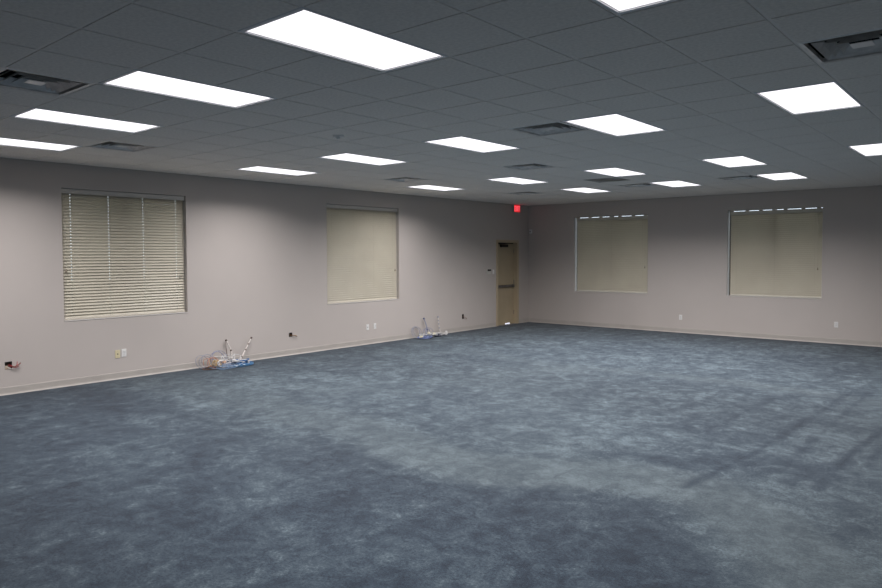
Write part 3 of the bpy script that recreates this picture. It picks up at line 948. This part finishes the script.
loops(t1, (A + 0.34, 6.46), 0.125, 4, 23, 0.0058, M_mblue, 1.5, 0.3, 0.03, label='blue cable trailing flat')
loops(t1, (A + 0.24, 6.36), 0.060, 5, 29, 0.0072, M_wire_dk, 1.7, 0.35, 0.05, z0=0.01, label='navy cable')
loops(t1, (A + 0.18, 6.38), 0.095, 6, 31, 0.0046, M_off, 1.4, 0.4, 0.17, label='off white wires')
loops(t1, (A + 0.30, 6.28), 0.090, 4, 33, 0.0048, M_wire_grey, 1.5, 0.4, 0.09, label='grey wire')
loops(t1, (A + 0.34, 6.42), 0.080, 3, 35, 0.0056, M_off, 1.9, 0.4, 0.07, z0=0.02, label='white wire over the blue cable')
loops(t1, (A + 0.13, 6.40), 0.02, 1, 37, 0.0048, M_band, tail=[(-0.01, 0.0, 0.10), (-0.04, -0.01, 0.22), (-0.07, -0.005, 0.39)], label='dark wire rising beside the left conduit')
whip(t1, 'left white conduit standing upright with a dark band', (A + 0.17, 6.44, 0.03), (A + 0.06, 6.41, 0.40), (A + 0.12, 6.46, 0.22), 0.0125, (0.58,), M_whip, M_band)
whip(t1, 'right white conduit leaning to the right, three dark bands', (A + 0.22, 6.54, 0.05), (A + 0.06, 6.89, 0.395), (A + 0.13, 6.73, 0.22), 0.0115, (0.22, 0.52, 0.76), M_whip, M_band)
plug(t1, 'off white plug', M_wire_white, (A + 0.36, 6.36, 0.085), (0.06, 0.045, 0.035), 0.5, 0.15)
plug(t1, 'peach plug', M_peach, (A + 0.32, 6.20, 0.080), (0.05, 0.04, 0.035), 1.9, -0.2)

t2 = thing('cable_tangle', 'smaller tangle of grey and white cables with cream plugs, past the second left window', 'cables', (A + 0.2, 11.35, 0))
hoops(t2, (A + 0.10, 11.08), 0.12, 3.2, 3, 0.0050, M_wire_grey, 0.30, label='grey blue cable in upright loops')
hoops(t2, (A + 0.14, 11.38), 0.10, 3.2, 6, 0.0050, M_lav, 0.4, label='pale cable in upright loops')
loops(t2, (A + 0.28, 11.14), 0.075, 5, 41, 0.0070, new_mat('wire_periwinkle', (0.22, 0.28, 0.52), 0.5), 1.9, 0.3, 0.03, label='light blue cable along the front')
loops(t2, (A + 0.18, 11.38), 0.08, 6, 43, 0.0060, M_off, 2.3, 0.35, 0.08, label='white cable heap')
loops(t2, (A + 0.22, 11.60), 0.07, 5, 47, 0.0065, M_wire_dk, 1.8, 0.3, 0.05, label='dark cable')
loops(t2, (A + 0.22, 11.66), 0.07, 4, 49, 0.0060, M_wire_white, 1.8, 0.3, 0.07, label='white cable at the right')
whip(t2, 'grey blue conduit standing upright', (A + 0.12, 11.42, 0.04), (A + 0.06, 11.36, 0.40), (A + 0.09, 11.41, 0.24), 0.013, (0.3,), M_wire_grey, new_mat('band_blue', (0.06, 0.08, 0.20), 0.5))
whip(t2, 'speckled white conduit standing upright', (A + 0.12, 11.86, 0.04), (A + 0.06, 11.84, 0.40), (A + 0.09, 11.83, 0.22), 0.011, (0.35, 0.6, 0.8), M_whip, M_wire_grey)
plug(t2, 'cream plug at the left end', M_conn, (A + 0.36, 10.93, 0.050), (0.05, 0.09, 0.035), 0.3)
plug(t2, 'cream plug in the middle', M_conn, (A + 0.28, 11.27, 0.085), (0.045, 0.06, 0.045), -0.4)
plug(t2, 'yellowish cream plug', M_conn, (A + 0.28, 11.44, 0.068), (0.045, 0.06, 0.035), 0.9)
plug(t2, 'white plug propped up at the right end', M_wire_white, (A + 0.18, 11.98, 0.002), (0.04, 0.09, 0.085), 0.6)
